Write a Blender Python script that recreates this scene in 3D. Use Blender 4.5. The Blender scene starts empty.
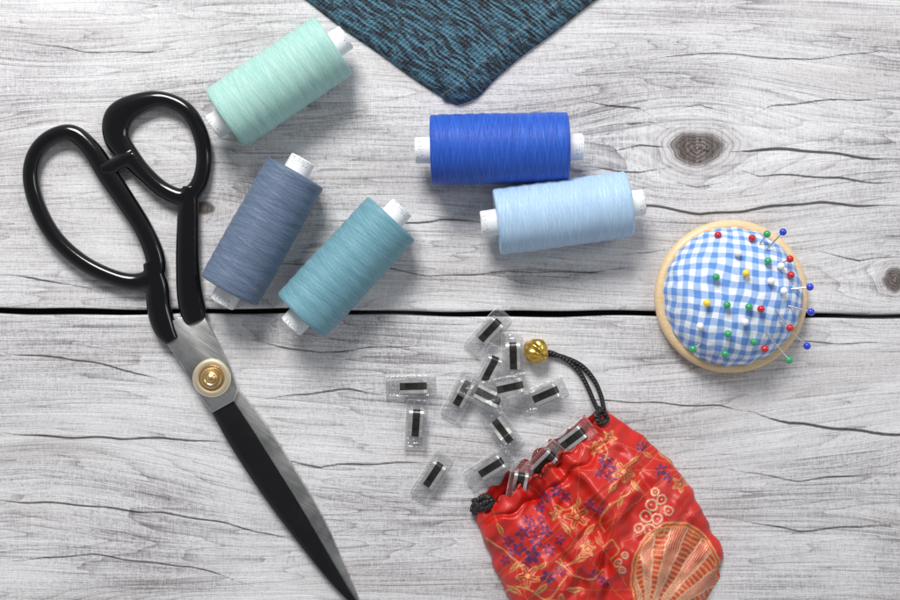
import bpy, bmesh, math, random
import numpy as np
from mathutils import Vector, Matrix, Euler
random.seed(4); rng=np.random.RandomState(7)
S=0.0005          # metres per unit (0.5 mm)
H=1250.0
sc=bpy.context.scene
col=sc.collection
sc.view_settings.view_transform='Standard'; sc.view_settings.look='None'; sc.view_settings.exposure=0

def W(x,y,z=0.0):
    """table coordinates (units, y down) of a point seen over (x,y) at height z -> world units"""
    k=1-z/H
    return np.array([(x-450)*k,(300-y)*k,z])

# ---------- mesh helpers ----------
class MB:
    def __init__(s): s.v=[]; s.f=[]; s.m=[]
    def add(s,v,f,mi=0):
        o=len(s.v); s.v+= [tuple(map(float,p)) for p in v]; s.f+=[tuple(i+o for i in q) for q in f]; s.m+=[mi]*len(f); return s
def mkobj(name,v,f,mats,parent=None,loc=None,smooth=True,mi=None,attrs=None,recalc=True,angle=40):
    me=bpy.data.meshes.new(name)
    v=np.asarray(v,dtype=float)
    me.from_pydata((v*S).tolist(),[],f); 
    if not isinstance(mats,(list,tuple)): mats=[mats]
    for m in mats: me.materials.append(m)
    if mi is not None: me.polygons.foreach_set('material_index',mi)
    if attrs:
        for k,(ty,arr) in attrs.items():
            a=me.attributes.new(k,ty,'POINT')
            arr=np.asarray(arr,dtype=np.float32)
            if ty=='FLOAT': a.data.foreach_set('value',arr.ravel())
            elif ty=='FLOAT_VECTOR': a.data.foreach_set('vector',arr.ravel())
            else: a.data.foreach_set('color',arr.ravel())
    if recalc:
        bm=bmesh.new(); bm.from_mesh(me); bmesh.ops.recalc_face_normals(bm,faces=bm.faces); bm.to_mesh(me); bm.free()
    if smooth:
        me.shade_smooth()
        if angle and len(me.vertices)<60000:
            me.set_sharp_from_angle(angle=math.radians(angle))
    me.update()
    ob=bpy.data.objects.new(name,me); col.objects.link(ob)
    if parent: ob.parent=parent
    if loc is not None: ob.location=Vector(loc)*S
    return ob
def empty(name,loc,label,cat,group=None):
    e=bpy.data.objects.new(name,None); col.objects.link(e); e.location=Vector(loc)*S
    e.empty_display_size=0.01
    e["label"]=label; e["category"]=cat
    if group: e["group"]=group
    return e
def cat(P,n=8,closed=False):
    P=np.asarray(P,float); N=len(P); out=[]
    rngi=range(N) if closed else range(N-1)
    for i in rngi:
        if closed: p0,p1,p2,p3=P[(i-1)%N],P[i],P[(i+1)%N],P[(i+2)%N]
        else:
            p1,p2=P[i],P[i+1]; p0=P[i-1] if i>0 else 2*p1-p2; p3=P[i+2] if i+2<N else 2*p2-p1
        for k in range(n):
            t=k/n
            out.append(0.5*((2*p1)+(-p0+p2)*t+(2*p0-5*p1+4*p2-p3)*t*t+(-p0+3*p1-3*p2+p3)*t**3))
    if not closed: out.append(P[-1])
    return np.array(out)
def tube(P,w,h,closed=False,seg=16,ex=1.0,cap=True):
    P=np.asarray(P,float); n=len(P); w=np.broadcast_to(w,n); h=np.broadcast_to(h,n)
    if closed: T=np.roll(P,-1,0)-np.roll(P,1,0)
    else: T=np.gradient(P,axis=0)
    T/=np.linalg.norm(T,axis=1)[:,None]+1e-9
    Z=np.array([0,0,1.0]); N=np.cross(Z,T); N/=np.linalg.norm(N,axis=1)[:,None]+1e-9
    B=np.cross(T,N)
    v=[];f=[]
    for i in range(n):
        for k in range(seg):
            a=2*math.pi*k/seg; c,s=math.cos(a),math.sin(a)
            c=math.copysign(abs(c)**ex,c); s=math.copysign(abs(s)**ex,s)
            v.append(P[i]+N[i]*w[i]*c+B[i]*h[i]*s)
    for i in range(n if closed else n-1):
        j=(i+1)%n
        for k in range(seg):
            l=(k+1)%seg; f.append((i*seg+k,i*seg+l,j*seg+l,j*seg+k))
    if not closed and cap:
        f.append(tuple(range(seg))[::-1]); f.append(tuple((n-1)*seg+k for k in range(seg)))
    return v,f
def lathe(prof,seg=64,axis='Z',fn=None):
    v=[];f=[];n=len(prof)
    for i,(r,z) in enumerate(prof):
        for k in range(seg):
            a=2*math.pi*k/seg; rr=r if fn is None else fn(r,z,a)
            if axis=='Z': v.append((rr*math.cos(a),rr*math.sin(a),z))
            else: v.append((z,rr*math.sin(a),-rr*math.cos(a)))
    for i in range(n-1):
        for k in range(seg):
            l=(k+1)%seg; f.append((i*seg+k,i*seg+l,(i+1)*seg+l,(i+1)*seg+k))
    return v,f
def prism(pts,z0,z1,bev=0,seg=2,topz=None):
    bm=bmesh.new()
    a=[bm.verts.new((x,y,z0)) for x,y in pts]
    b=[bm.verts.new((x,y,z1)) for x,y in pts]
    n=len(pts)
    bm.faces.new(a[::-1]); bm.faces.new(b)
    for i in range(n): bm.faces.new((a[i],a[(i+1)%n],b[(i+1)%n],b[i]))
    bmesh.ops.recalc_face_normals(bm,faces=bm.faces)
    if bev: bmesh.ops.bevel(bm,geom=list(bm.edges),offset=bev,segments=seg,profile=0.5,affect='EDGES')
    bm.verts.index_update()
    v=[tuple(q.co) for q in bm.verts]; f=[tuple(q.index for q in p.verts) for p in bm.faces]; bm.free()
    return v,f
def ribbon(path,y0,y1,t):
    P=np.asarray(path,float); T=np.gradient(P,axis=0); T/=np.linalg.norm(T,axis=1)[:,None]
    N=np.stack([-T[:,1],T[:,0]],1)*t/2
    v=[];f=[]
    for p,n in zip(P,N):
        a=p+n;b=p-n
        v+=[(a[0],y0,a[1]),(a[0],y1,a[1]),(b[0],y1,b[1]),(b[0],y0,b[1])]
    for i in range(len(P)-1):
        for k in range(4): l=(k+1)%4; f.append((i*4+k,i*4+l,i*4+4+l,i*4+4+k))
    f.append((3,2,1,0)); m=(len(P)-1)*4; f.append((m,m+1,m+2,m+3))
    return v,f

# ---------- shader helpers ----------
class G:
    def __init__(s,name):
        s.mat=bpy.data.materials.new(name); s.mat.use_nodes=True; s.t=s.mat.node_tree; s.b=s.t.nodes['Principled BSDF']; s.out=s.t.nodes['Material Output']
    def n(s,ty,**k):
        q=s.t.nodes.new(ty)
        for a,b in k.items(): setattr(q,a,b)
        return q
    def put(s,sock,v):
        if isinstance(v,bpy.types.NodeSocket): s.t.links.new(v,sock)
        else:
            if sock.type=='RGBA' and len(v)==3: v=(*v,1)
            sock.default_value=v
    def m(s,op,a,b=None,c=None,clamp=False):
        q=s.n('ShaderNodeMath',operation=op,use_clamp=clamp); s.put(q.inputs[0],a)
        if b is not None: s.put(q.inputs[1],b)
        if c is not None: s.put(q.inputs[2],c)
        return q.outputs[0]
    def mul(s,a,b): return s.m('MULTIPLY',a,b)
    def add(s,a,b): return s.m('ADD',a,b)
    def sub(s,a,b): return s.m('SUBTRACT',a,b)
    def comb(s,x,y,z=0.0):
        q=s.n('ShaderNodeCombineXYZ')
        for i,a in enumerate((x,y,z)): s.put(q.inputs[i],a)
        return q.outputs[0]
    def sep(s,v):
        q=s.n('ShaderNodeSeparateXYZ'); s.put(q.inputs[0],v); return q.outputs
    def attr(s,name): 
        q=s.n('ShaderNodeAttribute',attribute_name=name); return q
    def objc(s):
        q=s.n('ShaderNodeTexCoord').outputs['Object']; m=s.n('ShaderNodeVectorMath',operation='SCALE'); s.put(m.inputs[0],q); m.inputs['Scale'].default_value=1/S
        return m.outputs[0]
    def noise(s,vec,scale=1.0,detail=2.0,rough=0.5,dist=0.0):
        q=s.n('ShaderNodeTexNoise'); s.put(q.inputs['Vector'],vec); q.inputs['Scale'].default_value=scale; q.inputs['Detail'].default_value=detail; q.inputs['Roughness'].default_value=rough; q.inputs['Distortion'].default_value=dist
        return q.outputs['Fac']
    def ramp(s,fac,stops,interp='LINEAR'):
        q=s.n('ShaderNodeValToRGB'); s.put(q.inputs[0],fac); cr=q.color_ramp; cr.interpolation=interp
        while len(cr.elements)<len(stops): cr.elements.new(0.5)
        for e,(p,c) in zip(cr.elements,stops):
            e.position=p; e.color=(c,c,c,1) if not isinstance(c,tuple) else (*c,1)
        return q.outputs[0]
    def smooth(s,v,a,b):
        q=s.n('ShaderNodeMapRange',interpolation_type='SMOOTHSTEP'); s.put(q.inputs[0],v); q.inputs[1].default_value=a; q.inputs[2].default_value=b; return q.outputs[0]
    def mix(s,f,a,b,bt='MIX'):
        q=s.n('ShaderNodeMix',data_type='RGBA',blend_type=bt); s.put(q.inputs[0],f); s.put(q.inputs[6],a); s.put(q.inputs[7],b); return q.outputs[2]
    def bump(s,h,strength=0.5,dist=1.0,normal=None):
        q=s.n('ShaderNodeBump'); s.put(q.inputs['Height'],h); q.inputs['Strength'].default_value=strength; q.inputs['Distance'].default_value=dist*S
        if normal is not None: s.put(q.inputs['Normal'],normal)
        return q.outputs[0]
    def set(s,**k):
        for a,b in k.items(): s.put(s.b.inputs[a.replace('_',' ')],b)
        return s

# ---------- materials ----------
# wood
g=G('whitewashed_wood')
a=g.attr('grain'); gx,gy,gz=g.sep(a.outputs['Vector'])
low=g.noise(g.comb(g.mul(gx,0.0018),g.mul(gy,0.020),gz),1,2,0.45)
wig=g.noise(g.comb(g.mul(gx,.005),g.mul(gy,.12),gz),1,2,.5)
rings=g.m('FRACT',g.add(g.mul(low,19.0),g.mul(wig,1.0)))
ringl=g.m('POWER',rings,5.0)
rings2=g.m('FRACT',g.add(g.mul(low,57.0),g.mul(wig,3.0)))
ringf=g.m('POWER',rings2,2.5)
str1=g.noise(g.comb(g.mul(gx,0.0055),g.mul(gy,0.36),gz),1,4,0.66)
str2=g.noise(g.comb(g.mul(gx,0.022),g.mul(gy,1.2),gz),1,3,0.7)
spk=g.noise(g.comb(g.mul(gx,0.30),g.mul(gy,0.75),gz),1,3,0.75)
xh=g.noise(g.comb(g.mul(gx,1.1),g.mul(gy,0.12),gz),1,1,0.5)
blot=g.noise(g.comb(g.mul(gx,0.006),g.mul(gy,0.014),g.add(gz,7.0)),1,2,0.6)
ringl=g.mul(ringl,g.smooth(spk,0.28,0.60)); ringf=g.mul(ringf,g.smooth(str2,0.35,0.65))
h=g.add(g.mul(str1,0.56),g.mul(str2,0.62)); h=g.add(h,g.mul(spk,0.58)); h=g.sub(h,g.mul(ringl,0.21)); h=g.sub(h,g.mul(ringf,0.10)); h=g.add(h,g.mul(g.sub(blot,0.5),0.5)); h=g.add(h,g.mul(g.sub(xh,0.5),0.28))
c=g.ramp(g.sub(h,0.34),[(0.08,(0.09,0.08,0.084)),(0.25,(0.25,0.237,0.245)),(0.38,(0.44,0.427,0.44)),(0.50,(0.61,0.60,0.614)),(0.75,(0.79,0.785,0.80))])
warm=g.noise(g.comb(g.mul(gx,0.005),g.mul(gy,0.03),g.add(gz,3.0)),1,1,0.5)
c=g.mix(g.mul(g.smooth(warm,0.5,0.75),0.28),c,(0.60,0.54,0.50),'MULTIPLY')
kn=g.attr('knot').outputs['Fac']
kr=g.m('FRACT',g.add(g.mul(kn,5.0),g.mul(spk,1.6)))
kc=g.ramp(g.add(g.mul(kr,0.35),g.mul(spk,0.65)),[(0.25,(0.065,0.05,0.045)),(0.5,(0.15,0.125,0.115)),(0.75,(0.34,0.31,0.30))])
c=g.mix(g.smooth(kn,-0.06,0.25),c,kc)
c=g.mix(g.mul(g.smooth(g.m('ABSOLUTE',g.sub(kn,0.06)),0.09,0.0),g.mul(g.smooth(str2,0.3,0.6),0.7)),c,(0.05,0.04,0.037))
halo=g.smooth(kn,-1.3,0.0)
hr=g.smooth(g.m('SINE',g.add(g.mul(kn,26.0),g.mul(spk,6.0))),0.3,1.0)
c=g.mix(g.mul(halo,g.add(0.25,g.mul(hr,0.45))),c,(0.40,0.36,0.35),'MULTIPLY')
ck=g.attr('crack').outputs['Fac']
ckm=g.smooth(g.add(ck,g.mul(g.sub(str2,0.5),2.4)),-0.4,0.6)
c=g.mix(g.mul(ckm,0.9),c,(0.03,0.024,0.026))
gp=g.attr('gap').outputs['Fac']
c=g.mix(g.smooth(gp,0.0,1.0),c,(0.012,0.011,0.013))  # near-black painted into the board gap, deepening its shade
hb=g.sub(h,g.mul(ckm,1.3))
g.set(Base_Color=c,Roughness=0.62,Normal=g.bump(hb,0.55,1.8)); g.b.inputs['Specular IOR Level'].default_value=0.3
WOOD=g.mat

def thread_mat(name,colr,dark):
    g=G(name); u,an,_=g.sep(g.attr('wind').outputs['Vector'])
    A=g.add(u,g.mul(an,5.0)); B=g.sub(u,g.mul(an,5.0))
    na=g.noise(g.comb(g.mul(A,0.95),0.0,0.0),1,2,0.6); nb=g.noise(g.comb(g.mul(B,0.95),5.0,0.0),1,2,0.6)
    nl=g.noise(g.comb(g.mul(A,0.26),0.0,g.mul(an,0.06)),1,1,0.5); nk=g.noise(g.comb(g.mul(B,0.26),9.0,g.mul(an,0.06)),1,1,0.5)
    la=g.smooth(g.m('ABSOLUTE',g.sub(nl,0.5)),0.03,0.0); lb=g.smooth(g.m('ABSOLUTE',g.sub(nk,0.5)),0.03,0.0)
    fine=g.noise(g.comb(g.mul(g.add(u,g.mul(an,1.0)),1.5),g.mul(an,1.5),3.0),1,2,0.6)
    hh=g.add(g.mul(g.m('MAXIMUM',na,nb),0.5),g.mul(fine,0.6))
    f=g.add(hh,g.mul(g.m('MAXIMUM',nl,nk),0.22)); f=g.sub(f,g.mul(g.m('MAXIMUM',la,lb),0.10))
    c=g.mix(g.smooth(f,0.42,1.0),dark,colr)
    hh2=g.add(hh,g.mul(g.m('MAXIMUM',la,lb),0.25))
    g.set(Base_Color=c,Roughness=0.5,Normal=g.bump(hh2,0.55,1.4))
    g.b.inputs['Sheen Weight'].default_value=0.12; g.b.inputs['Sheen Roughness'].default_value=0.4
    g.b.inputs['Specular IOR Level'].default_value=0.35
    return g.mat

g=G('white_plastic'); o=g.objc(); ox,oy,oz=g.sep(o)
nz=g.noise(g.comb(g.mul(ox,0.9),g.mul(oy,0.55),0.0),1,2,0.5)
inb=g.mul(g.m('COMPARE',g.m('ABSOLUTE',ox),77.0,3.2),g.m('COMPARE',oy,0.0,8.5))
inb=g.mul(inb,g.m('GREATER_THAN',oz,0.0))
mk=g.mul(inb,g.smooth(nz,0.53,0.58))
g.set(Base_Color=g.mix(g.mul(mk,0.6),(0.82,0.83,0.84),(0.15,0.16,0.2)),Roughness=0.38); PLASTIC=g.mat

g=G('black_enamel'); o=g.objc()
g.set(Base_Color=(0.004,0.004,0.005),Roughness=0.13,Normal=g.bump(g.noise(o,0.05,2,0.5),0.10,2)); g.b.inputs['Specular IOR Level'].default_value=0.5; ENAMEL=g.mat
g=G('black_blade'); o=g.objc()
g.set(Base_Color=(0.006,0.006,0.008),Roughness=g.ramp(g.noise(o,0.06,3,0.6),[(0.3,0.16),(0.7,0.32)])); BLACKBL=g.mat
g=G('brushed_steel'); o=g.objc(); x,y,z=g.sep(o)
q1=g.add(g.mul(x,0.55),g.mul(y,0.83)); q2=g.sub(g.mul(x,0.83),g.mul(y,0.55))
st=g.noise(g.comb(g.mul(q1,1.2),g.mul(q2,0.03),0.0),1,3,0.6); bl=g.noise(o,0.03,3,0.6)
g.set(Base_Color=g.ramp(bl,[(0.3,(0.33,0.33,0.34)),(0.6,(0.70,0.70,0.69))]),Metallic=1.0,Roughness=g.ramp(st,[(0.2,0.22),(0.8,0.42)]),Normal=g.bump(st,0.18,0.5)); STEEL=g.mat
g=G('brass'); g.set(Base_Color=(0.86,0.62,0.32),Metallic=1.0,Roughness=0.28,Normal=g.bump(g.noise(g.objc(),0.5,2,.5),0.1,0.5)); BRASS=g.mat
g=G('pale_brass'); g.set(Base_Color=(0.97,0.84,0.62),Metallic=1.0,Roughness=0.42,Normal=g.bump(g.noise(g.objc(),0.5,2,.5),0.1,0.5)); PBRASS=g.mat
g=G('gold_bead'); g.set(Base_Color=(0.72,0.46,0.10),Metallic=1.0,Roughness=0.26,Normal=g.bump(g.noise(g.objc(),0.4,2,.5),0.2,0.5)); GOLD=g.mat
g=G('spring_steel'); ox,oy,oz=g.sep(g.objc())
edge_=g.smooth(g.m('ABSOLUTE',oy),3.4,3.9)
g.set(Base_Color=g.mix(g.mul(edge_,g.add(0.7,g.mul(g.noise(g.objc(),0.2,1,.5),0.4))),(0.10,0.095,0.09),(0.98,0.98,0.97)),Metallic=1.0,Roughness=0.38,Normal=g.bump(g.noise(g.objc(),0.1,1,.5),0.25,4)); SPRING=g.mat  # dark reflections of the metal painted as a band along the middle
g=G('dark_reflection_strip'); g.set(Base_Color=g.mix(g.noise(g.objc(),0.2,1,.5),(0.02,0.02,0.02),(0.10,0.095,0.09)),Metallic=0.8,Roughness=0.3); DARKREFL=g.mat  # dark reflection in the spring metal, put into the base colour
g=G('black_cord'); o=g.attr('wind').outputs['Vector']; u,an,_=g.sep(o)
w=g.m('SINE',g.add(g.mul(u,1.7),g.mul(an,2.0)))
g.set(Base_Color=g.mix(g.smooth(w,-1,1),(0.004,0.004,0.005),(0.02,0.018,0.018)),Roughness=0.5,Normal=g.bump(w,0.7,0.8)); CORD=g.mat
# clear plastic
g=G('clear_plastic'); o=g.objc()
tr=g.n('ShaderNodeBsdfTransparent'); tr.inputs[0].default_value=(0.99,0.992,0.995,1)
gl=g.n('ShaderNodeBsdfGlossy'); gl.inputs['Roughness'].default_value=0.10; gl.inputs['Color'].default_value=(1,1,1,1)
df=g.n('ShaderNodeBsdfDiffuse'); df.inputs[0].default_value=(0.96,0.98,0.99,1)
nb=g.bump(g.noise(o,0.12,2,.5),0.5,4)
g.put(gl.inputs['Normal'],nb)
lw=g.n('ShaderNodeLayerWeight'); lw.inputs[0].default_value=0.5
m1=g.n('ShaderNodeMixShader'); g.put(m1.inputs[0],g.add(0.025,g.mul(g.m('POWER',lw.outputs['Facing'],1.8),0.60))); g.put(m1.inputs[1],tr.outputs[0]); g.put(m1.inputs[2],df.outputs[0])
fr=g.n('ShaderNodeFresnel'); fr.inputs[0].default_value=1.5; g.put(fr.inputs['Normal'],nb)
m2=g.n('ShaderNodeMixShader'); g.put(m2.inputs[0],g.m('MINIMUM',g.mul(fr.outputs[0],1.2),0.45)); g.put(m2.inputs[1],m1.outputs[0]); g.put(m2.inputs[2],gl.outputs[0])
g.t.links.new(m2.outputs[0],g.out.inputs['Surface']); CLEAR=g.mat
# pale turned wood
g=G('pale_turned_wood'); o=g.objc(); x,y,z=g.sep(o)
n1=g.noise(g.comb(g.mul(x,0.05),g.mul(y,0.6),g.mul(z,0.3)),1,4,0.6)
g.set(Base_Color=g.ramp(n1,[(0.25,(0.66,0.46,0.25)),(0.7,(0.82,0.63,0.39))]),Roughness=0.38); PALEWOOD=g.mat
# gingham
g=G('blue_gingham'); x,y,z=g.sep(g.attr('cloth').outputs['Vector'])
wx=g.noise(g.comb(x,y,0.0),0.025,2,.5); wy=g.noise(g.comb(x,y,40.0),0.025,2,.5)
X=g.add(x,g.mul(wx,12.0)); Y=g.add(y,g.mul(wy,12.0)); PER=13.2
sx=g.smooth(g.m('SINE',g.mul(X,2*math.pi/PER)),-0.2,0.2); sy=g.smooth(g.m('SINE',g.mul(Y,2*math.pi/PER)),-0.2,0.2)
thr=g.m('SINE',g.mul(g.add(X,Y),3.2)); 
f=g.mul(g.add(sx,sy),0.5); c=g.ramp(f,[(0.0,(0.82,0.86,0.92)),(0.5,(0.34,0.50,0.82)),(1.0,(0.075,0.24,0.66))])
wv=g.add(g.m('SINE',g.mul(X,4.0)),g.m('SINE',g.mul(Y,4.0)))
c=g.mix(g.mul(g.smooth(thr,0.2,1),0.25),c,(0.66,0.74,0.88))
fold=g.noise(g.comb(x,y,11.0),0.045,2,.5)
g.set(Base_Color=c,Roughness=0.8,Normal=g.bump(wv,0.25,0.5,g.bump(fold,0.6,7))); g.b.inputs['Sheen Weight'].default_value=0.15; GING=g.mat
def pinmat(n,c):
    g=G(n); g.set(Base_Color=g.mix(g.noise(g.objc(),0.3,1,.5),c,tuple(min(1,q*1.12) for q in c)),Roughness=0.18); g.b.inputs['Coat Weight'].default_value=0.4; return g.mat
PINM={'red':pinmat('red_pearl',(0.50,0.012,0.018)),'green':pinmat('green_pearl',(0.03,0.32,0.12)),'white':pinmat('white_pearl',(0.82,0.82,0.82)),'yellow':pinmat('yellow_pearl',(0.85,0.60,0.04)),'blue':pinmat('blue_pearl',(0.02,0.04,0.55))}
g=G('pin_steel'); g.set(Base_Color=g.mix(g.noise(g.objc(),0.4,1,.5),(0.7,0.7,0.72),(0.85,0.85,0.86)),Metallic=1.0,Roughness=0.25); PINS=g.mat
# knit
g=G('melange_knit'); a_,b_,_z=g.sep(g.attr('cloth').outputs['Vector'])
wob=g.noise(g.comb(g.mul(a_,0.02),g.mul(b_,0.02),0.0),1,2,.5)
bb=g.add(b_,g.mul(wob,14.0))
s1=g.noise(g.comb(g.mul(a_,0.05),g.mul(bb,0.22),0.0),1,2,0.55)
s3=g.noise(g.comb(g.mul(a_,0.16),g.mul(bb,0.5),9.0),1,1,0.5)
s2=g.noise(g.comb(g.mul(a_,0.8),g.mul(bb,0.8),4.0),1,2,0.75)
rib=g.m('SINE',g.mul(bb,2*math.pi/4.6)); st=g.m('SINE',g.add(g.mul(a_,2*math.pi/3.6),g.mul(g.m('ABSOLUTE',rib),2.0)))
ff=g.add(g.add(g.mul(s1,0.72),g.mul(s3,0.35)),g.mul(s2,0.34)); f=g.smooth(ff,0.665,0.745)
c=g.mix(g.smooth(s2,0.4,0.68),(0.050,0.18,0.275),(0.14,0.34,0.45))
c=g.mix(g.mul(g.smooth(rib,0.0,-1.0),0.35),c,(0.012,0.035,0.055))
c=g.mix(f,c,(0.010,0.018,0.034))
fz=g.noise(g.comb(a_,b_,7.0),1.6,1,.5)
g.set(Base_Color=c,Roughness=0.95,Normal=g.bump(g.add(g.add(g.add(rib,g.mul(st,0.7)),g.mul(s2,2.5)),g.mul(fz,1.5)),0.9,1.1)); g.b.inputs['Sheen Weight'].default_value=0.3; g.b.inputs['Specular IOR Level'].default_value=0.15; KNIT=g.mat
# brocade
g=G('red_brocade'); at=g.attr('paint'); c=at.outputs['Color']; px,py,pz=g.sep(g.attr('cloth').outputs['Vector'])
tw=g.m('SINE',g.mul(g.add(px,g.mul(py,0.6)),3.0)); tn=g.noise(g.comb(g.mul(px,0.5),g.mul(py,0.22),0.0),1,3,.65)
tf=g.noise(g.comb(px,py,5.0),0.9,2,.7)
thick=at.outputs['Alpha']
brk=g.mul(thick,g.smooth(tf,0.50,0.66))
c=g.mix(g.mul(brk,0.8),c,(0.42,0.04,0.02))
c2=g.mix(g.mul(g.smooth(tw,0.0,1.0),0.2),c,(0.28,0.010,0.007)); c2=g.mix(g.mul(tn,0.35),c2,c,'MULTIPLY')
wr=g.noise(g.comb(px,py,2.0),0.022,2,.5)
dd=g.add(g.mul(px,0.8),g.mul(py,0.6)); ee=g.sub(g.mul(py,0.8),g.mul(px,0.6))
wr2=g.noise(g.comb(g.mul(dd,1.0),g.mul(ee,0.3),2.0),0.05,1,.5)
hh=g.add(g.mul(tw,0.15),g.mul(g.mul(thick,g.add(0.5,tf)),1.0))
g.set(Base_Color=c2,Roughness=g.ramp(tn,[(0.3,0.30),(0.7,0.42)]),Normal=g.bump(hh,0.5,1.0,g.bump(g.add(wr,g.mul(wr2,0.8)),0.9,22))); g.b.inputs['Specular IOR Level'].default_value=0.6
g.put(g.b.inputs['Metallic'],g.mul(thick,0.25)); BROC=g.mat

# ---------- tabletop ----------
xs=np.arange(-220,1121,4.0)
near=[0,1.6,2.2,2.5,3.0,4.0]
up=near+list(np.arange(5,330,1.0))+list(np.arange(334,540,6.0))
dn=near+list(np.arange(5,306,1.0))+list(np.arange(310,520,6.0))
rows=[-d for d in up[::-1]]+dn[1:]
rows=np.array(rows)
gapy=313+(xs-450)/900*5+0.9*np.sin(xs/60.)+0.5*np.sin(xs/17.)
XX,RR=np.meshgrid(xs,rows); YY=RR+gapy[None,:]
aR=np.abs(RR); 
gw=2.0+0.5*np.sin(XX/90+1)+0.5*np.sin(XX/37.)
Zs=np.interp(aR,[0,1.6,2.2,2.5,3.0,4.0,6.0],[-14,-14,-12,-3,-1.2,-0.4,0])
knots=[(697,148,27,17,70),(894,280,11,13,34),(205,208,10,7,26),(-120,90,20,14,60),(1010,480,22,16,60)]
GY=YY.copy(); KN=np.full_like(YY,-3.0)
base=5*np.sin(XX/260.+YY/160.)+2.0*np.sin(XX/110.+YY/70.+1)
for kx,ky,ra,rb,s_ in knots:
    dx=(XX-kx)/1.9; dy=YY-ky
    e=np.exp(-(dx*dx+dy*dy)/(s_*s_))
    GY-=dy*e*0.97
    rr=np.sqrt(((XX-kx)/ra)**2+((YY-ky)/rb)**2)+0.06*np.sin(3*np.arctan2(dy,dx)+kx)+0.03*np.sin(7*np.arctan2(dy,dx))
    KN=np.maximum(KN,1-rr)
for cx,cy,wd,am in [(60,470,170,34),(640,430,150,-22),(330,60,180,20)]:
    GY+=am*np.exp(-((XX-cx)/wd)**2-((YY-cy)/60)**2)
GY+=base
PID=np.where(RR<0,1.7,12.3)
cr=[([(0,433),(60,436),(120,440),(180,438),(232,443)],1.1),([(262,455),(320,468),(400,462),(430,461)],0.9),
    ([(262,398),(300,394),(350,391),(392,396)],1.0),([(745,409),(790,424),(830,429),(905,434),(1000,433)],1.4),
    ([(560,398),(640,404),(720,405),(760,414)],0.7),
    ([(0,352),(60,357),(130,372),(175,383)],0.9),([(-20,498),(60,505),(160,512),(250,530),(300,540)],0.8),
    ([(0,560),(90,556),(190,566),(260,590)],0.7),([(735,520),(800,530),(905,526)],0.8),
    ([(722,152),(760,149),(820,153),(905,160)],1.4),([(600,152),(640,147),(672,148)],0.9),
    ([(560,196),(640,206),(700,214),(760,208),(820,204),(905,205)],1.3),([(575,100),(640,108),(672,128)],0.9),
    ([(730,128),(770,108),(840,98),(905,100)],0.7),([(325,222),(380,225),(440,219),(500,224)],1.0),
    ([(200,265),(330,262),(430,275),(560,272),(640,268)],0.6),([(-10,275),(50,280),(100,290)],0.9),
    ([(640,60),(700,52),(780,60),(900,50)],0.6),([(10,40),(80,52),(190,50)],0.6),
    ([(700,330),(780,340),(905,345)],0.6),([(240,340),(320,352),(440,345)],0.7),
    ([(730,470),(800,480),(900,474)],0.7),([(690,246),(660,252),(600,256)],0.6),
    ([(812,250),(860,262),(905,256)],0.8),([(590,130),(650,120),(676,132)],0.8),([(728,165),(760,176),(840,178),(905,184)],0.9),([(580,168),(640,172),(680,164)],0.9),
    ([(660,178),(697,186),(740,180)],0.8),([(664,112),(700,106),(736,116)],0.7)]
CK=np.full_like(YY,-5.0)
for pts,w in cr:
    p=np.array(sorted(pts)); x0,x1=p[0,0],p[-1,0]
    yc=np.interp(XX,p[:,0],p[:,1])+1.3*np.sin(XX/23.+pts[0][1])+0.7*np.sin(XX/9.+pts[0][0])
    tp=np.clip(np.minimum(XX-x0,x1-XX)/45.,-3,1)
    CK=np.maximum(CK,w*tp-np.abs(YY-yc)*0.95)
for an in (0.3,1.4,2.6,4.0,5.1):
    dx=XX-697; dy=YY-148; t=dx*math.cos(an)+dy*math.sin(an); q=np.abs(-dx*math.sin(an)+dy*math.cos(an))
    CK=np.maximum(CK,np.where((t>2)&(t<15),0.6-q*0.9,-5))
GP=np.clip((gw-aR)/0.8+1.2,-1,1)
ny,nx=XX.shape
V=np.stack([(XX-450),(300-YY),Zs],-1).reshape(-1,3)
idx=np.arange(ny*nx).reshape(ny,nx)
F=np.stack([idx[:-1,:-1],idx[1:,:-1],idx[1:,1:],idx[:-1,1:]],-1).reshape(-1,4)
tb=mkobj('wooden_tabletop',V,F.tolist(),WOOD,recalc=False,angle=0,attrs={'grain':('FLOAT_VECTOR',np.stack([XX,GY,PID],-1)),'knot':('FLOAT',KN),'crack':('FLOAT',CK),'gap':('FLOAT',GP)})
tb["kind"]="structure"; tb["label"]="whitewashed grey wooden boards with grain, cracks and knots"; tb["category"]="tabletop"

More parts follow.
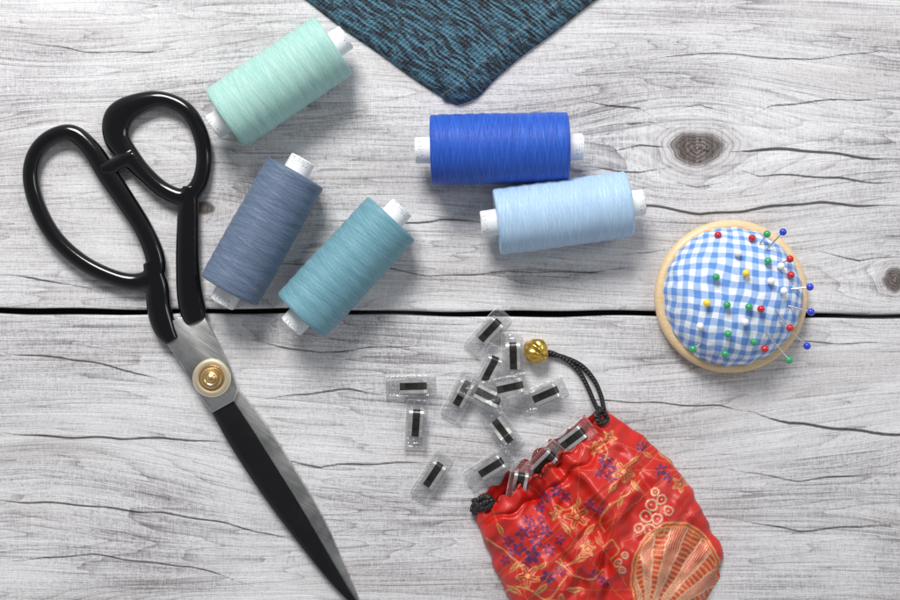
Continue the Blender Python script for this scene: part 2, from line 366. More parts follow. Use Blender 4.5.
# ---------- thread spools ----------
def spool(L,R,name_label,colr,dark,width):
    (x1,y1),(x2,y2)=L,R
    rad=width/2/1.03; zc=rad+0.0
    p=W(x1,y1,zc); q=W(x2,y2,zc); c=(p+q)/2; d=q-p; Ln=np.linalg.norm(d); ang=math.atan2(d[1],d[0])
    e=empty('thread_spool',(c[0],c[1],0),name_label,'thread spool','spools of sewing thread on the wooden boards')
    e.rotation_euler=(0,0,ang)
    hl=Ln/2
    prof=[(12.5,-hl+3),(18,-hl+1.5),(rad-5,-hl+0.3),(rad-2,-hl+0.6),(rad-0.7,-hl+2)]
    for t in np.linspace(-1,1,70)[1:-1]:
        rr=rad-0.5+0.5*(1-abs(t)**4)-0.35+0.22*math.sin(t*31+x1)+rng.uniform(-.12,.12)
        prof.append((rr,t*(hl-3)))
    prof+=[(rad-0.7,hl-2),(rad-2,hl-0.6),(rad-5,hl-0.3),(18,hl-1.5),(12.5,hl-3)]
    seg=72
    def fn(r,z,a): return r*(1+0.006*math.sin(2*a+z*0.05)+0.004*math.sin(5*a+z*0.11))
    v,f=lathe(prof,seg,'X',fn)
    ang_=np.tile(np.arange(seg)/seg*2*math.pi,len(prof)); u=np.repeat([z+(rad-r)*0.5 for r,z in prof],seg)
    v=np.array(v); v[:,2]+=zc
    t=mkobj('thread',v,f,thread_mat('thread_'+str(len(bpy.data.materials)),colr,dark),e,angle=0,recalc=True,attrs={'wind':('FLOAT_VECTOR',np.stack([u+x1*3,ang_-math.pi,0*u],-1))})
    k=hl+14
    pr=[(8,-k+10),(8.5,-k),(9.2,-k-0.6),(11.8,-k-0.6),(12.8,-k+0.4),(12.8,-k+5),(13.0,-hl+4),(11.5,-hl+5),(11.5,hl-5),(13.0,hl-4),(12.8,k-5),(12.8,k-0.4),(11.8,k+0.6),(9.2,k+0.6),(8.5,k),(8,k-10),(0.01,k-10)]
    pr=[(0.01,-k+10)]+pr
    v,f=lathe(pr,40,'X')
    co=mkobj('core_tube',v,f,PLASTIC,e,loc=(0,0,zc),angle=35)
    return e
spool((225,119),(334,45),'mint green thread spool beside the fabric corner',(0.48,0.71,0.65),(0.29,0.53,0.48),70)
spool((229,291),(296,172),'slate blue thread spool beside the scissors',(0.175,0.235,0.335),(0.075,0.11,0.18),65)
spool((301,316),(392,218),'teal thread spool beside the slate blue spool',(0.225,0.42,0.49),(0.105,0.26,0.325),66)
spool((430,150),(568,147),'royal blue thread spool touching the pale blue spool',(0.033,0.16,0.64),(0.010,0.05,0.38),71)
spool((496,222),(629,204),'pale blue thread spool below the royal blue spool',(0.52,0.69,0.86),(0.33,0.50,0.71),68)

# ---------- scissors ----------
o0=W(212,378); O=np.array([o0[0],o0[1],0])
sci=empty('tailor_scissors',O,'closed dressmaking shears with black handles and brass pivot','scissors')
def hp(rows,z,zk=None):
    return np.array([list(W(r[0],r[1],z)-O)+[r[2]] for r in rows])
def handle(name,loop,shank,extra=None,z=9,hh=7.5):
    mb=MB()
    L=cat(hp(loop,z),8,True); v,f=tube(L[:,:3],L[:,3],np.minimum(L[:,3]*0.9,hh),True,20,0.9); mb.add(v,f)
    s_=cat(hp(shank,z),8); v,f=tube(s_[:,:3],s_[:,3],hh,False,20,0.8); mb.add(v,f)
    if extra:
        for ex_ in extra:
            q=cat(hp(ex_,z+1.5),6); v,f=tube(q[:,:3],q[:,3],7.5,False,16,0.9); mb.add(v,f)
    ob=mkobj(name,mb.v,mb.f,ENAMEL,sci,angle=0)
    rm=ob.modifiers.new('fuse','REMESH'); rm.mode='VOXEL'; rm.voxel_size=0.9*S; rm.use_smooth_shade=True
    sm=ob.modifiers.new('soft','SMOOTH'); sm.iterations=6; sm.factor=0.5
    return ob
handle('handle',[(72,133,8.5),(50,138,8),(35,155,8),(31,180,8),(40,212,8),(58,241,8),(85,264,8),(115,278,8),(138,282,9),(154,275,10),(155,257,10),(144,230,9.5),(127,203,10),(108,175,10.5),(91,149,9.5)],
   [(151,262,8),(157,285,11.5),(159,308,12),(165,328,11.5),(173,341,8)])
handle('handle',[(119,117,14.5),(138,104,11),(163,99.5,8),(187,111,8),(201,136,8),(204,163,8),(198,186,8.5),(183,197,9),(165,191,8.5),(147,176,8.5),(131,158,10),(117,138,13)],
   [(191,187,8),(189,205,10.5),(188,235,11.5),(188,265,12),(190,295,13),(194,314,13),(197,322,10)],
   extra=[[(102,170,6),(110,168,8.5),(118,164,8),(127,159,8),(136,155,5)]])
mb=MB()
bp=[(163,338),(172,321),(178,317),(205,317),(213,332),(228,362),(238,389),(234,401),(212,413),(200,397),(182,366)]
v,f=prism([tuple((W(x,y,12)-O)[:2]) for x,y in bp][::-1],5.5,13,1.2,3); mb.add(v,f)
def loft(Le,Ri,zb,zt,rid,n=10):
    L=cat([W(x,y,zt)-O for x,y in Le],n); R=cat([W(x,y,zt)-O for x,y in Ri],n)
    m=min(len(L),len(R)); tt=np.linspace(0,1,60)
    def rs(A): 
        d=np.r_[0,np.cumsum(np.linalg.norm(np.diff(A,axis=0),axis=1))]; d/=d[-1]; return np.stack([np.interp(tt,d,A[:,i]) for i in range(3)],1)
    L,R=rs(L),rs(R); v=[];f=[]
    prof=[(0,zb),(0,zt-1.5),(0.08,zt)]+rid+[(0.97,zt-1.5),(1,zb)]
    for i in range(60):
        th=1-0.75*tt[i]**3
        for a,z in prof: 
            p=L[i]*(1-a)+R[i]*a; v.append((p[0],p[1],zb+(z-zb)*th))
    k=len(prof)
    for i in range(59):
        for j in range(k): l=(j+1)%k; f.append((i*k+j,i*k+l,i*k+k+l,i*k+k+j))
    f.append(tuple(range(k))); f.append(tuple(59*k+j for j in range(k)))
    return v,f
v,f=loft([(215,402),(250,455),(285,510),(320,560),(352,600),(360,607)],[(237,388),(258,414),(282,449),(303,483),(324,520),(342,560),(362,607)],1.5,7.0,[(0.6,7.4),(0.8,6.6)]); mb.add(v,f)
b1=mkobj('blade',mb.v,mb.f,STEEL,sci,angle=25); b1["label"]="brushed bare steel blade with pivot plate"
v,f=loft([(212,413),(226,439),(246,471),(270,506),(300,546),(328,581),(350,604),(360,610)],[(234,401),(254,431),(276,466),(299,503),(322,543),(344,582),(361,610)],6.0,10.5,[(0.25,11.4),(0.7,10.6)])
b2=mkobj('blade',v,f,BLACKBL,sci,angle=25); b2["label"]="black blade"  # whole blade has one even near-black base colour
zc=13
pc=W(212,378,zc)-O
mb=MB()
v,f=lathe([(19,0),(19,1.4),(18,2.4),(15,3.0),(13,2.6),(12.2,1.6),(10.5,1.6),(10.2,5),(9.2,6.4),(6.5,6.9),(5.4,6.2),(4.6,5.8),(4.2,7.6),(2.4,8.6),(0.01,8.8)],56)
mb.add(np.array(v)+[pc[0],pc[1],zc],f,0)
mi=[ (1 if i//56 in (0,1,2,3) else 0) for i in range(len(mb.f))]
mkobj('pivot_screw',mb.v,mb.f,[BRASS,PBRASS],sci,mi=mi,angle=30)

# ---------- pin cushion ----------
pc0=W(730.5,296.5,10); PO=np.array([pc0[0],pc0[1],0])
pcs=empty('pin_cushion',PO,'round blue gingham pin cushion in pale wooden dish','pin cushion')
v,f=lathe([(0.01,0),(60,0),(66,0.5),(72,3),(75.5,8),(76,12),(75,15.5),(72.5,18),(69,18.5),(66,17),(64,13),(0.01,12)],96)
mkobj('wooden_dish',v,f,PALEWOOD,pcs,angle=50)
DZ=14;DH=45;DR=68.5
def dome(r): 
    t=min(max(r/DR,0),1); return DZ+DH*(1-t**2.5)**(1/2.0)
prof=[];arc=[];s_=0;pr=None
for t in np.linspace(0,1,46):
    th=t*math.pi/2; r=DR*math.sin(th)**0.95 if t>0 else 0.01; z=dome(r) if t<1 else DZ+3
    if pr: s_+=math.hypot(r-pr[0],z-pr[1])
    prof.append((r,z)); arc.append(s_); pr=(r,z)
prof.append((DR-1.5,DZ-1)); arc.append(s_+6)
seg=120; v,f=lathe(prof,seg); v=np.array(v)
A_=np.tile(np.arange(seg)/seg*2*math.pi,len(prof)); AR=np.repeat(arc,seg)
R_=np.hypot(v[:,0],v[:,1])
puck=np.clip((R_/DR-0.75)/0.25,0,1); k=1+0.012*puck*np.sin(A_*23+2*np.sin(A_*3))+0.010*np.sin(A_*3+1)
v[:,0]*=k; v[:,1]*=k; v[:,2]+=0.9*np.sin(v[:,0]/14)*np.sin(v[:,1]/17+1)
ro=math.radians(-7); cx=AR*np.cos(A_-ro); cy=AR*np.sin(A_-ro)
mkobj('gingham_cushion',v,f,GING,pcs,angle=0,attrs={'cloth':('FLOAT_VECTOR',np.stack([cx,cy,0*cx],-1))})
pins=[('red',718,235),('red',752,238),('green',767,234,760,244),('blue',783,232,766,250),('green',768,261),('red',790,259,780,264),('yellow',746,273),('green',716,277),
('red',791,275),('white',771,281),('white',784,291),('yellow',707,303),('green',727,305),('green',749,307),('red',761,309),('white',745,322),('red',790,328,776,310),('green',693,349,700,344),
('green',728,334),('green',754,342),('green',725,354),('red',765,349),('blue',810,287,792,289),('blue',811,312,789,306),('blue',807,346,780,322),('green',789,360,767,334),('white',700,326),('white',738,253),('white',781,266)]
headprof=[(3.6*math.sin(t),3.6*math.cos(t)) for t in np.linspace(0.001,math.pi-0.001,13)]
hv,hf=lathe(headprof,20)
HM={}
for k_,m_ in PINM.items():
    ob=mkobj('tmp',hv,hf,m_,angle=0); HM[k_]=ob.data; ob.data.name='pin_head_'+k_; bpy.data.objects.remove(ob)
for i,p in enumerate(pins):
    c_,hx,hy=p[0],p[1],p[2]
    if len(p)>3: ex_,ey_=p[3],p[4]; out=True
    else: ex_,ey_=hx+random.uniform(-1.5,1.5),hy+random.uniform(-1.5,1.5); out=False
    z=40
    for _ in range(12):
        w=W(ex_,ey_,z)-PO; z=0.5*z+0.5*dome(min(math.hypot(w[0],w[1]),DR-3))
    ent=W(ex_,ey_,z); 
    hz=z+(6 if not out else 5 if z>40 else 3)
    hd=W(hx,hy,hz)
    d=Vector(hd-ent); L=d.length; d.normalize()
    pin=empty('dressmaking_pin',ent,f'{c_} glass-headed pin stuck in the gingham cushion','pin','glass-headed pins in the pin cushion')
    pin.rotation_mode='QUATERNION'; pin.rotation_quaternion=d.to_track_quat('Z','Y')
    head=bpy.data.objects.new('pin_head',HM[c_]); col.objects.link(head); head.parent=pin; head.location=(0,0,L*S)
    v,f=lathe([(0.05,-16),(0.8,-11),(0.8,L)],8)
    mkobj('shaft',v,f,PINS,pin,angle=0)

# ---------- knitted fabric corner ----------
K=np.array([457.,113.]); Lv=np.array([-147.,-111.])/184.2; Rv=np.array([133.,-111.])/173.2
na=110
aa=np.concatenate([[0,0.6,1.5,3,5,8],np.linspace(11,330,na)])
v=[];at=[];n_=len(aa)
def edge(q): 
    return 1-math.exp(-q/4.5)
for i,a_ in enumerate(aa):
    for j,b_ in enumerate(aa):
        p=K+Lv*a_+Rv*b_
        p=p+Lv*(2.6*math.sin(b_/38.)+0.5*math.sin(b_/11.))*0.8+Rv*(2.0*math.sin(a_/45.+1)+0.5*math.sin(a_/13.))*0.8
        rc=math.exp(-(a_+b_)/16.)*6; p=p+(Lv+Rv)*rc
        p=p+np.array([0.55,0.83])*4.0*math.exp(-((b_-26)/16.)**2)*math.exp(-a_/30.)
        z=0.6+11.0*edge(a_)*edge(b_)+1.8*math.sin(a_/33.)*math.sin(b_/41.+1)*edge(min(a_,b_)/6)
        z+=2.4*math.exp(-((a_-20)/3.0)**2)-1.8*math.exp(-((a_-25)/2.5)**2)
        w=W(p[0],p[1],z); v.append(w); at.append((a_,b_,0))
f=[]
for i in range(n_-1):
    for j in range(n_-1): f.append((i*n_+j,i*n_+j+1,(i+1)*n_+j+1,(i+1)*n_+j))
N0=len(v)
bord=[i*n_ for i in range(n_)]+[ (n_-1)*n_+j for j in range(1,n_)]+[i*n_+n_-1 for i in range(n_-2,-1,-1)]+[j for j in range(n_-2,0,-1)]
nb=len(bord)
for q in bord: v.append((v[q][0],v[q][1],0.1)); at.append(at[q])
for i in range(nb): f.append((bord[i],bord[(i+1)%nb],N0+(i+1)%nb,N0+i))
f.append(tuple(N0+i for i in range(nb)))
v=np.array(v); cen=np.array([v[0][0],v[0][1],0])
kn=mkobj('knitted_fabric',v-cen,f,KNIT,None,loc=cen,angle=0,attrs={'cloth':('FLOAT_VECTOR',at)})
kn["label"]="folded dark teal melange knitted fabric on wooden boards"; kn["category"]="fabric"

# ---------- clips ----------
def sheet(zf,x0,x1,hw,drop,nx=72,ny=34):
    """moulded clear plastic plate: one thin shell with relief and turned-down rim"""
    v=[];f=[]
    us=np.linspace(-1,1,nx); vs=np.linspace(-1,1,ny)
    for i,u in enumerate(us):
        for j,q in enumerate(vs):
            k=1-0.10*max(0,abs(u)-0.86)/0.14*abs(q)**3
            x=(x0+x1)/2+(x1-x0)/2*u*(1-0.02*abs(q)**6); y=hw*q*k
            dx=(1-abs(u))*(x1-x0)/2; dy=(1-abs(q))*hw; de=min(dx,dy)
            z=zf(x,y)-drop*math.exp(-(de/0.45)**2)
            v.append((x,y,z))
    for i in range(nx-1):
        for j in range(ny-1): f.append((i*ny+j,(i+1)*ny+j,(i+1)*ny+j+1,i*ny+j+1))
    return v,f
path=cat([(-26,5.4),(-24,7.2),(-14,9.0),(-2,10.4),(6,11.6),(16,14),(26,17.5)],5)
def zup(x,y):
    z=float(np.interp(x,path[:,0],path[:,1]))
    z+=1.6/(1+math.exp(-(abs(y)-8.6)/0.25))
    for xr in (-22.5,-18.5,-14.5,19,22.5):
        z+=1.3*math.exp(-((x-xr)/0.75)**2)/(1+math.exp((abs(y)-7.8)/0.3))
    if -12.5<x<16: z-=1.2/(1+math.exp((abs(y)-7.3)/0.2))*min(1,max(0,(x+12.5)/0.8))*min(1,max(0,(16-x)/0.8))
    return z
def zlo(x,y):
    z=2.4
    if x<-3: z+=2.0/(1+math.exp(-(abs(y)-8.6)/0.35))
    return z
upv,upf=sheet(zup,-26,26,11.2,2.2)
lov,lof=sheet(zlo,-26,25,11.0,2.1)
sp=MB()
sp_path=cat([(-11,12.2),(-6,13.0),(3,14.4),(9,15.9),(13.5,15.6),(15.5,11),(12,3.8)],5)
sp.add(*ribbon(sp_path,-7,-2.6,0.7)); sp.add(*ribbon(sp_path,2.6,7,0.7))
sp.add(*ribbon(cat([(-11,12.5),(-5,13.4)],3),-6.9,6.9,0.8)); sp.add(*ribbon(cat([(7,15.6),(9,16.2),(13.8,15.9),(15.6,12)],4),-6.9,6.9,0.8))
n_br=len(sp.f)
sp.add(*ribbon(cat([(-9,12.2),(-3,13.0),(3,13.9),(9,15.3)],3),-3.0,3.0,0.4))  # strip added under the slot to imitate dark reflections in the metal
sp_mi=[0]*n_br+[1]*(len(sp.f)-n_br)
clipdef=[(488,332,47,0,0,0),(411,386,2,0,0,0),(416,425,86,0,0,0),(432,476,57,0,0,0),(461,395,62,0,0,0),(513,359,92,2,0,4),(543,395,24,0,0,0),
(487,368,66,9,12,-8),(483,396,-28,8,-10,10),(502,428,-52,2,5,0),(489,468,33,0,0,0),(505,388,12,12,0,12),
(541,463,48,4,8,0),(519,486,80,3,0,-6),(572,440,38,5,-6,-4)]
protos=None; gr='clear plastic sewing clips scattered by the pouch'
for i,(x,y,an,z,tx,ty) in enumerate(clipdef):
    w=W(x,y,z+8)
    inb=i>=12
    lab='clear plastic sewing clip inside the red pouch mouth' if inb else ('clear plastic sewing clip heaped on other clips' if z>3 else 'clear plastic sewing clip lying on wooden boards')
    e=empty('sewing_clip',(w[0],w[1],z),lab,'clip',gr)
    e.rotation_euler=Euler((math.radians(tx),math.radians(ty),math.radians(an)),'XYZ'); 
    if protos is None:
        protos=[mkobj('clear_jaw',lov,lof,CLEAR,e,angle=0,recalc=False),mkobj('clear_jaw',upv,upf,CLEAR,e,angle=0,recalc=False),mkobj('metal_spring',sp.v,sp.f,[SPRING,DARKREFL],e,mi=sp_mi,angle=40)]
    else:
        for p in protos:
            q=p.copy(); q.parent=e; col.objects.link(q)

# ---------- pouch ----------
po=W(600,540); PO2=np.array([po[0],po[1],0])
pouch=empty('drawstring_pouch',PO2,'red brocade drawstring pouch with gold and purple flowers','pouch')
mouth=cat([(474,513),(490,503),(507,497),(522,485),(541,474),(556,460),(575,446),(588,431),(606,413)],12)
right=cat([(606,413),(630,427),(655,447),(678,470),(696,498),(709,526),(722,549),(719,577)],12)
left=cat([(474,513),(479,530),(487,548),(495,570),(506,592),(516,614),(526,640)],12)
bott=cat([(526,640),(565,661),(630,664),(690,636),(706,600),(719,577)],12)
def res(A,n):
    d=np.r_[0,np.cumsum(np.linalg.norm(np.diff(A,axis=0),axis=1))]; d/=d[-1]; t=np.linspace(0,1,n); return np.stack([np.interp(t,d,A[:,i]) for i in range(2)],1)
ns,nt=250,290
M_,B_=res(mouth,ns),res(bott,ns); L_,R2=res(left,nt),res(right,nt)
s=np.linspace(0,1,ns)[:,None,None]; t=np.linspace(0,1,nt)[None,:,None]
P=(1-t)*M_[:,None]+t*B_[:,None]+(1-s)*L_[None]+s*R2[None]-((1-s)*(1-t)*M_[0]+s*(1-t)*M_[-1]+(1-s)*t*B_[0]+s*t*B_[-1])
s2=s[...,0]; t2=t[...,0]
side=np.clip(4*s2*(1-s2),0,1)**0.42
tp=np.interp(t2,[0,0.08,0.2,0.5,0.8,0.92,1.0],[0.55,0.62,0.8,1.0,0.85,0.6,0.02])
Z=40*side*tp
ph=s2*2*math.pi
fold=4.2*np.sin(ph*8+0.8*np.sin(ph*2))*np.exp(-t2/0.14)+4.6*np.sin(ph*4.5+1+t2*4)*np.exp(-t2/0.35)
fold+=4.0*np.sin(s2*9+t2*7)*np.sin(t2*5+1)*(t2>0)
fold-=5.5*np.exp(-((t2-0.095-0.01*np.sin(ph*6))/0.016)**2)
def crease(amp,s0,ds,sw,t0,tw):
    return amp*np.exp(-((s2-s0-ds*t2)/sw)**2)*np.exp(-((t2-t0)/tw)**2)
fold+=crease(8,0.75,-0.35,0.045,0.45,0.22)+crease(-8,0.45,0.25,0.045,0.3,0.18)+crease(7,0.2,0.1,0.035,0.5,0.25)+crease(-6,0.28,0.15,0.03,0.55,0.2)+crease(7,0.62,0.1,0.03,0.25,0.12)+crease(-6.5,0.9,-0.15,0.03,0.35,0.15)+crease(5,0.08,0.05,0.025,0.3,0.15)
fold+=crease(-7,0.66,-0.3,0.035,0.5,0.18)+crease(-6,0.85,0.1,0.03,0.7,0.2)+crease(5,0.52,0.2,0.03,0.62,0.12)
Z=Z+fold*np.clip(side*1.1-0.1,0,1)
Z=np.maximum(Z,1.2)
P2=P.copy(); P2[...,1]+=2.4*(np.sin(ph*9)*np.exp(-t2/0.05)); P2[...,0]+=1.8*(np.cos(ph*7)*np.exp(-t2/0.05))
P2[...,0]+=(1.1*np.sin(t2*38)+0.7*np.sin(t2*71))*np.exp(-(1-s2)/0.06)-(0.9*np.sin(t2*33))*np.exp(-s2/0.06)
px=P2[...,0]; py=P2[...,1]
def toW(px,py,z):
    k=1-z/H; return np.stack([(px-450)*k-PO2[0],(300-py)*k-PO2[1],z],-1)
Vt=toW(px,py,Z).reshape(-1,3)
RED=np.array([0.62,0.017,0.009]); C=np.zeros((ns,nt,3))+RED; TH=np.zeros((ns,nt))
GOLDC=np.array([0.76,0.40,0.15]); PUR=np.array([0.17,0.035,0.18]); NAV=np.array([0.06,0.04,0.22]); CREAM=np.array([0.80,0.54,0.34]); ORG=np.array([0.70,0.13,0.04])
wobx=1.3*np.sin(P[...,1]/3.7+P[...,0]/9.)+0.7*np.sin(P[...,1]/1.6); woby=1.3*np.sin(P[...,0]/3.3+1)+0.7*np.sin(P[...,0]/1.7)
X0,Y0=P[...,0]+0.35*wobx,P[...,1]+0.35*woby
def paint(mask,c,a=1.0):
    m=np.clip(mask,0,1)[...,None]*a
    global C,TH
    C=C*(1-m)+c*m; TH=np.maximum(TH,m[...,0])
def aaf(d): return np.clip(0.5-d/0.9,0,1)
def flower(cx,cy,r,c,outline=None,n=5,rot=0.0,core=None):
    dx,dy=X0-cx,Y0-cy; rr=np.hypot(dx,dy); th=np.arctan2(dy,dx)
    R=r*(0.74+0.26*np.cos(n*(th-rot)))
    if outline is None: paint(aaf(rr-R),c)
    else:
        paint(aaf(rr-R),outline); paint(aaf(rr-R+1.9),c)
        paint(aaf(np.abs(np.mod((th-rot)*n/(2*math.pi)+0.5,1)-0.5)*rr-0.45)*(rr<R),outline)
    paint(aaf(np.abs(rr-r*0.28)-0.5),RED*0.8)
    if core is not None: paint(aaf(rr-r*0.2),core)
def curve(pts,w,c,dash=0):
    q=cat(pts,10)
    D=np.full(X0.shape,1e9)
    for i in range(len(q)-1):
        a,b=q[i],q[i+1]; ab=b-a; L2=ab@ab+1e-9
        tt=np.clip(((X0-a[0])*ab[0]+(Y0-a[1])*ab[1])/L2,0,1)
        D=np.minimum(D,np.hypot(X0-a[0]-tt*ab[0],Y0-a[1]-tt*ab[1]))
    paint(aaf(D-w),c)
def leaf(cx,cy,l,w,an,c,vein=None):
    dx=(X0-cx)*math.cos(an)+(Y0-cy)*math.sin(an); dy=-(X0-cx)*math.sin(an)+(Y0-cy)*math.cos(an)
    wd=w*np.clip(1-(dx/l)**2,0,1); paint(aaf(np.abs(dy)-wd),c)
    if vein is not None: paint(aaf(np.abs(dy)-0.5)*(np.abs(dx)<l*0.8),vein)
for q in [(523,533,7,PUR),(536,541,7,PUR),(519,549,7,PUR),(533,555,8,NAV),(508,541,6,PUR),(546,531,6,NAV),(528,520,5,PUR),(549,549,6,PUR),(545,498,6,PUR),(556,491,6,NAV),(566,497,5,PUR),(540,508,5,NAV),
          (606,462,7,PUR),(617,468,5,NAV),(611,476,6,PUR),(600,473,5,PUR),(641,447,5,NAV),(548,577,7,NAV),(560,571,5,PUR),(590,505,6,PUR),(599,511,5,NAV),(560,540,5,PUR),
          (505,560,5,PUR),(660,470,6,PUR),(668,477,5,NAV),(595,575,6,PUR),(604,582,5,NAV),(560,620,7,PUR),(575,628,7,NAV),(533,528,5,PUR),(541,520,4,NAV),(512,552,5,NAV),(527,563,5,PUR)]:
    flower(q[0],q[1],q[2]*1.1,q[3],n=5,rot=q[0]*0.7,core=RED)
for q in [(577,517,13),(624,472,12),(610,437,8),(528,576,13),(588,549,9),(560,606,12),(556,514,7),(596,448,8),(680,484,9)]:
    flower(q[0],q[1],q[2],RED*0.95,outline=GOLDC,n=5,rot=q[1]*0.4,core=GOLDC)
for q in [(566,529,8,3,0.9),(590,530,8,3,2.3),(578,503,6,2.4,1.6),(613,487,8,3,2.2),(636,486,8,3,0.8),(634,460,7,2.5,-.7),(514,590,9,3,0.6),(541,590,9,3,2.4),(515,567,8,2.6,-0.7),(543,566,7,2.6,-.6),(500,530,7,2.5,1.2),(598,541,6,2,1.),(581,560,7,2.4,-.4),(620,503,7,2.4,1.9),(648,455,6,2.2,0.4),(575,590,9,3,0),(693,470,5,2,0)]:
    leaf(*q,GOLDC,RED)
for c_ in [[(500,600),(512,588),(530,590),(545,600),(556,592),(566,577)],[(585,540),(580,556),(566,566),(556,562)],[(640,480),(628,495),(610,505),(600,520),(604,532)],
           [(486,538),(500,548),(515,560),(523,570)],[(556,505),(566,510),(577,504)],[(600,440),(608,452),(605,460)],[(610,560),(618,550),(612,540),(604,548)],[(560,560),(572,574),(590,580),(604,570)],[(660,452),(668,462),(680,466)]]:
    curve(c_,0.8,GOLDC)
for q in [(652,505,5.5),(662,500,4.5),(646,517,5.5),(657,519,5),(668,511,4.5),(650,530,5.5),(639,528,4.5),(660,532,4),(655,492,3.6),(618,563,3.5),(625,556,3),(622,571,3)]:
    d=np.hypot(X0-q[0],Y0-q[1]); paint(aaf(np.abs(d-q[2])-0.9),CREAM); paint(aaf(d-1.0),CREAM)
fx,fy=648.,622.
d=np.hypot(X0-fx,Y0-fy); th=np.arctan2(fy-Y0,X0-fx)
inside=aaf(np.hypot((X0-676)/46.,(Y0-579)/58.)*50-50)
paint(inside,ORG,0.35)
nr=(np.hypot((X0-676)/46.,(Y0-579)/58.))
for rr_ in (0.97,0.90): paint(aaf(np.abs(nr-rr_)*50-0.9),GOLDC)
arcs=np.abs(np.mod(d/5.0,1.0)-0.5)*5.0
bandA=(np.floor(th*6.0)%2==0)
paint(inside*(nr<0.88)*bandA*aaf(arcs-0.95),GOLDC)
paint(inside*(nr<0.88)*(~bandA)*aaf(np.abs(np.mod(th*38,1.0)-0.5)*(d/38.)-0.42),CREAM)
paint(inside*(nr<0.9)*aaf(np.abs(np.mod(th*6.0+0.5,1.0)-0.5)*d/6.0-0.9),CREAM)
for cx_,cy_,r_ in [(560,650,24),(500,620,14)]:
    d=np.hypot(X0-cx_,Y0-cy_); paint(aaf(np.abs(np.mod(d/5,1)-0.5)*5-0.8)*(d<r_),GOLDC)
COLT=np.concatenate([C,TH[...,None]],-1).reshape(-1,4)
CLT=np.stack([P[...,0],P[...,1],0*X0],-1).reshape(-1,3)
F=[]
idx=np.arange(ns*nt).reshape(ns,nt)
F+=np.stack([idx[:-1,:-1],idx[:-1,1:],idx[1:,1:],idx[1:,:-1]],-1).reshape(-1,4).tolist()
mb_n=90; mt_n=60
si=np.linspace(0,ns-1,mb_n).astype(int); ti=np.concatenate([[0],np.linspace(0,nt-1,mt_n).astype(int)])
Vb=[];Cb=[];Lb=[]
for i in si:
    s_=i/(ns-1)
    for jj,j in enumerate(ti):
        x_,y_=P2[i,j]; 
        z_=0.3 
        sd=(4*s_*(1-s_))
        if jj==0:
            x_,y_=x_-12*sd**0.5-1.2*math.sin(s_*50),y_-15*sd**0.5-1.5*math.cos(s_*44); z_=3.5*sd**.5+1.2*math.sin(s_*40)
            z_=max(z_,0.5)
        if 0<jj: z_=0.3+0.7*min(1,Z[i,j])*((s_<0.01 or s_>0.99 or j==nt-1))
        w=toW(x_,y_,z_); Vb.append(w); Cb.append((0.5,0.012,0.008,0)); Lb.append((x_,y_,0))
off=ns*nt; m=len(ti)
for i in range(len(si)-1):
    for j in range(m-1): F.append([off+i*m+j,off+(i+1)*m+j,off+(i+1)*m+j+1,off+i*m+j+1])
V=np.concatenate([Vt,np.array(Vb)]); COL=np.concatenate([COLT,np.array(Cb)]); CL=np.concatenate([CLT,np.array(Lb)])
body=mkobj('pouch_body',V,F,BROC,pouch,recalc=False,angle=0,attrs={'paint':('FLOAT_COLOR',COL),'cloth':('FLOAT_VECTOR',CL)})
q=toW(px[:,0],py[:,0],Z[:,0]); v,f=tube(q[::2],1.5,1.5,False,8)
mkobj('mouth_hem',v,f,BROC,pouch,recalc=True,angle=0,attrs={'paint':('FLOAT_COLOR',[(0.62,0.03,0.015,0)]*len(v)),'cloth':('FLOAT_VECTOR',[(i*1.0,0,0) for i in range(len(v))])})
# drawstring
def cords(name,lst):
    mbc=MB(); wa=[]
    for pts,r in lst:
        q=cat([list(W(x,y,z)-PO2) for x,y,z in pts],12)
        v,f=tube(q,r,r,False,12); mbc.add(v,f)
        d=np.r_[0,np.cumsum(np.linalg.norm(np.diff(q,axis=0),axis=1))]
        for i in range(len(q)):
            for k in range(12): wa.append((d[i],k/12*2*math.pi,0))
    return mkobj(name,mbc.v,mbc.f,CORD,pouch,angle=0,attrs={'wind':('FLOAT_VECTOR',wa)})
cords('drawstring',[([(541,352,10),(552,353,7),(568,361,4),(580,373,4),(588,388,6),(594,402,12),(600,414,20)],2.3),
([(541,356,9),(553,355,4),(566,358,4),(582,366,4),(594,380,5),(601,396,10),(604,410,18)],2.3),
([(598,408,15),(603,412,19),(607,419,15),(601,423,22),(596,415,24),(602,409,20)],2.6)])
cords('drawstring_knot',[([(476,508,8),(479,500,13),(487,497,16),(492,502,15),(486,508,16),(478,506,15),(474,500,9)],3.2),
([(492,500,13),(486,502,17),(479,507,15),(474,513,8)],3.0),
([(472,512,7),(474,505,8),(482,502,10)],2.6)])
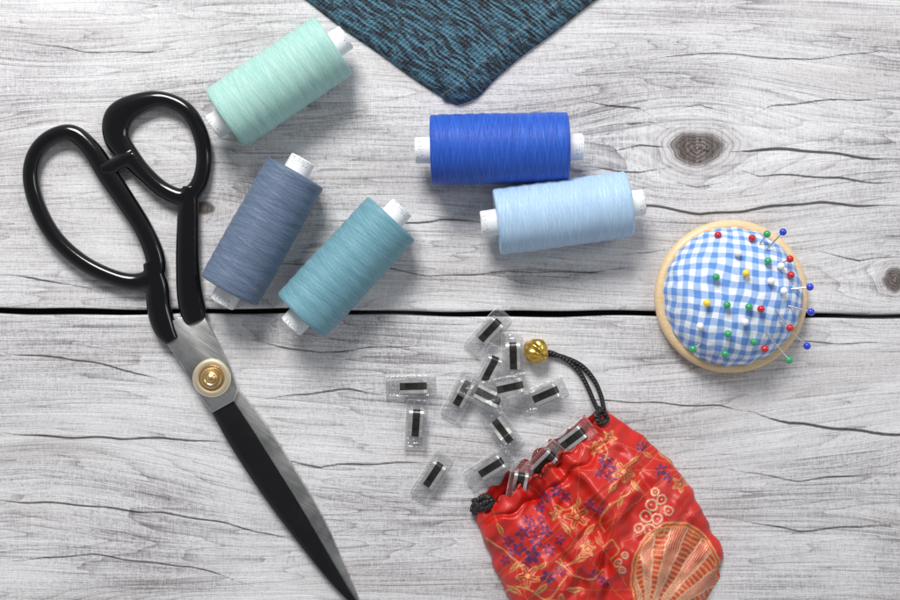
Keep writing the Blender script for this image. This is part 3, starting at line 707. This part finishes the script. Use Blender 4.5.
bw=W(536,351,12)-PO2
def flute(r,z,a): return r*(1+0.07*math.cos(a*10)*(r/12))
pr=[(2.5,-12.5),(4.5,-12.6),(5,-11)]+[(12*math.cos(t),11.5*math.sin(t)) for t in np.linspace(-1.1,1.1,19)]+[(5,11),(4.5,12.6),(2.5,12.5),(2,8)]
v,f=lathe(pr,80,'Z',flute)
Rm=np.array(Euler((math.radians(58),0,math.radians(60))).to_matrix())
v=(np.array(v)@Rm.T)
bd=mkobj('gold_bead',v,f,GOLD,pouch,loc=bw,angle=0)

# ---------- camera, light ----------
cam=bpy.data.cameras.new('camera'); cam.lens=50; cam.sensor_width=36; cam.clip_start=0.01; cam.clip_end=20
co=bpy.data.objects.new('camera',cam); col.objects.link(co); co.location=(0,0,H*S); sc.camera=co
w=bpy.data.worlds.new('World'); sc.world=w; w.use_nodes=True
nt_=w.node_tree; bg=nt_.nodes['Background']
tc=nt_.nodes.new('ShaderNodeTexCoord'); sp_=nt_.nodes.new('ShaderNodeSeparateXYZ'); nt_.links.new(tc.outputs['Generated'],sp_.inputs[0])
rp=nt_.nodes.new('ShaderNodeValToRGB'); nt_.links.new(sp_.outputs['Z'],rp.inputs[0])
rp.color_ramp.elements[0].position=0.35; rp.color_ramp.elements[0].color=(0.78,0.81,0.85,1)
rp.color_ramp.elements[1].position=0.93; rp.color_ramp.elements[1].color=(0.24,0.245,0.25,1)
nt_.links.new(rp.outputs[0],bg.inputs[0]); bg.inputs[1].default_value=0.66
def area(loc,size,power,colr,target=(0,0,0)):
    l=bpy.data.lights.new('softbox','AREA'); l.shape='RECTANGLE'; l.size=size[0]; l.size_y=size[1]; l.energy=power; l.color=colr
    o=bpy.data.objects.new('softbox',l); col.objects.link(o); o.location=loc
    o.rotation_euler=(Vector(target)-Vector(loc)).to_track_quat('-Z','Y').to_euler()
area((-0.2,0.78,0.80),(0.45,0.32),14.6,(1.0,0.985,0.965))
area((0.75,0.35,0.9),(0.35,0.35),2.0,(0.95,0.97,1.0))
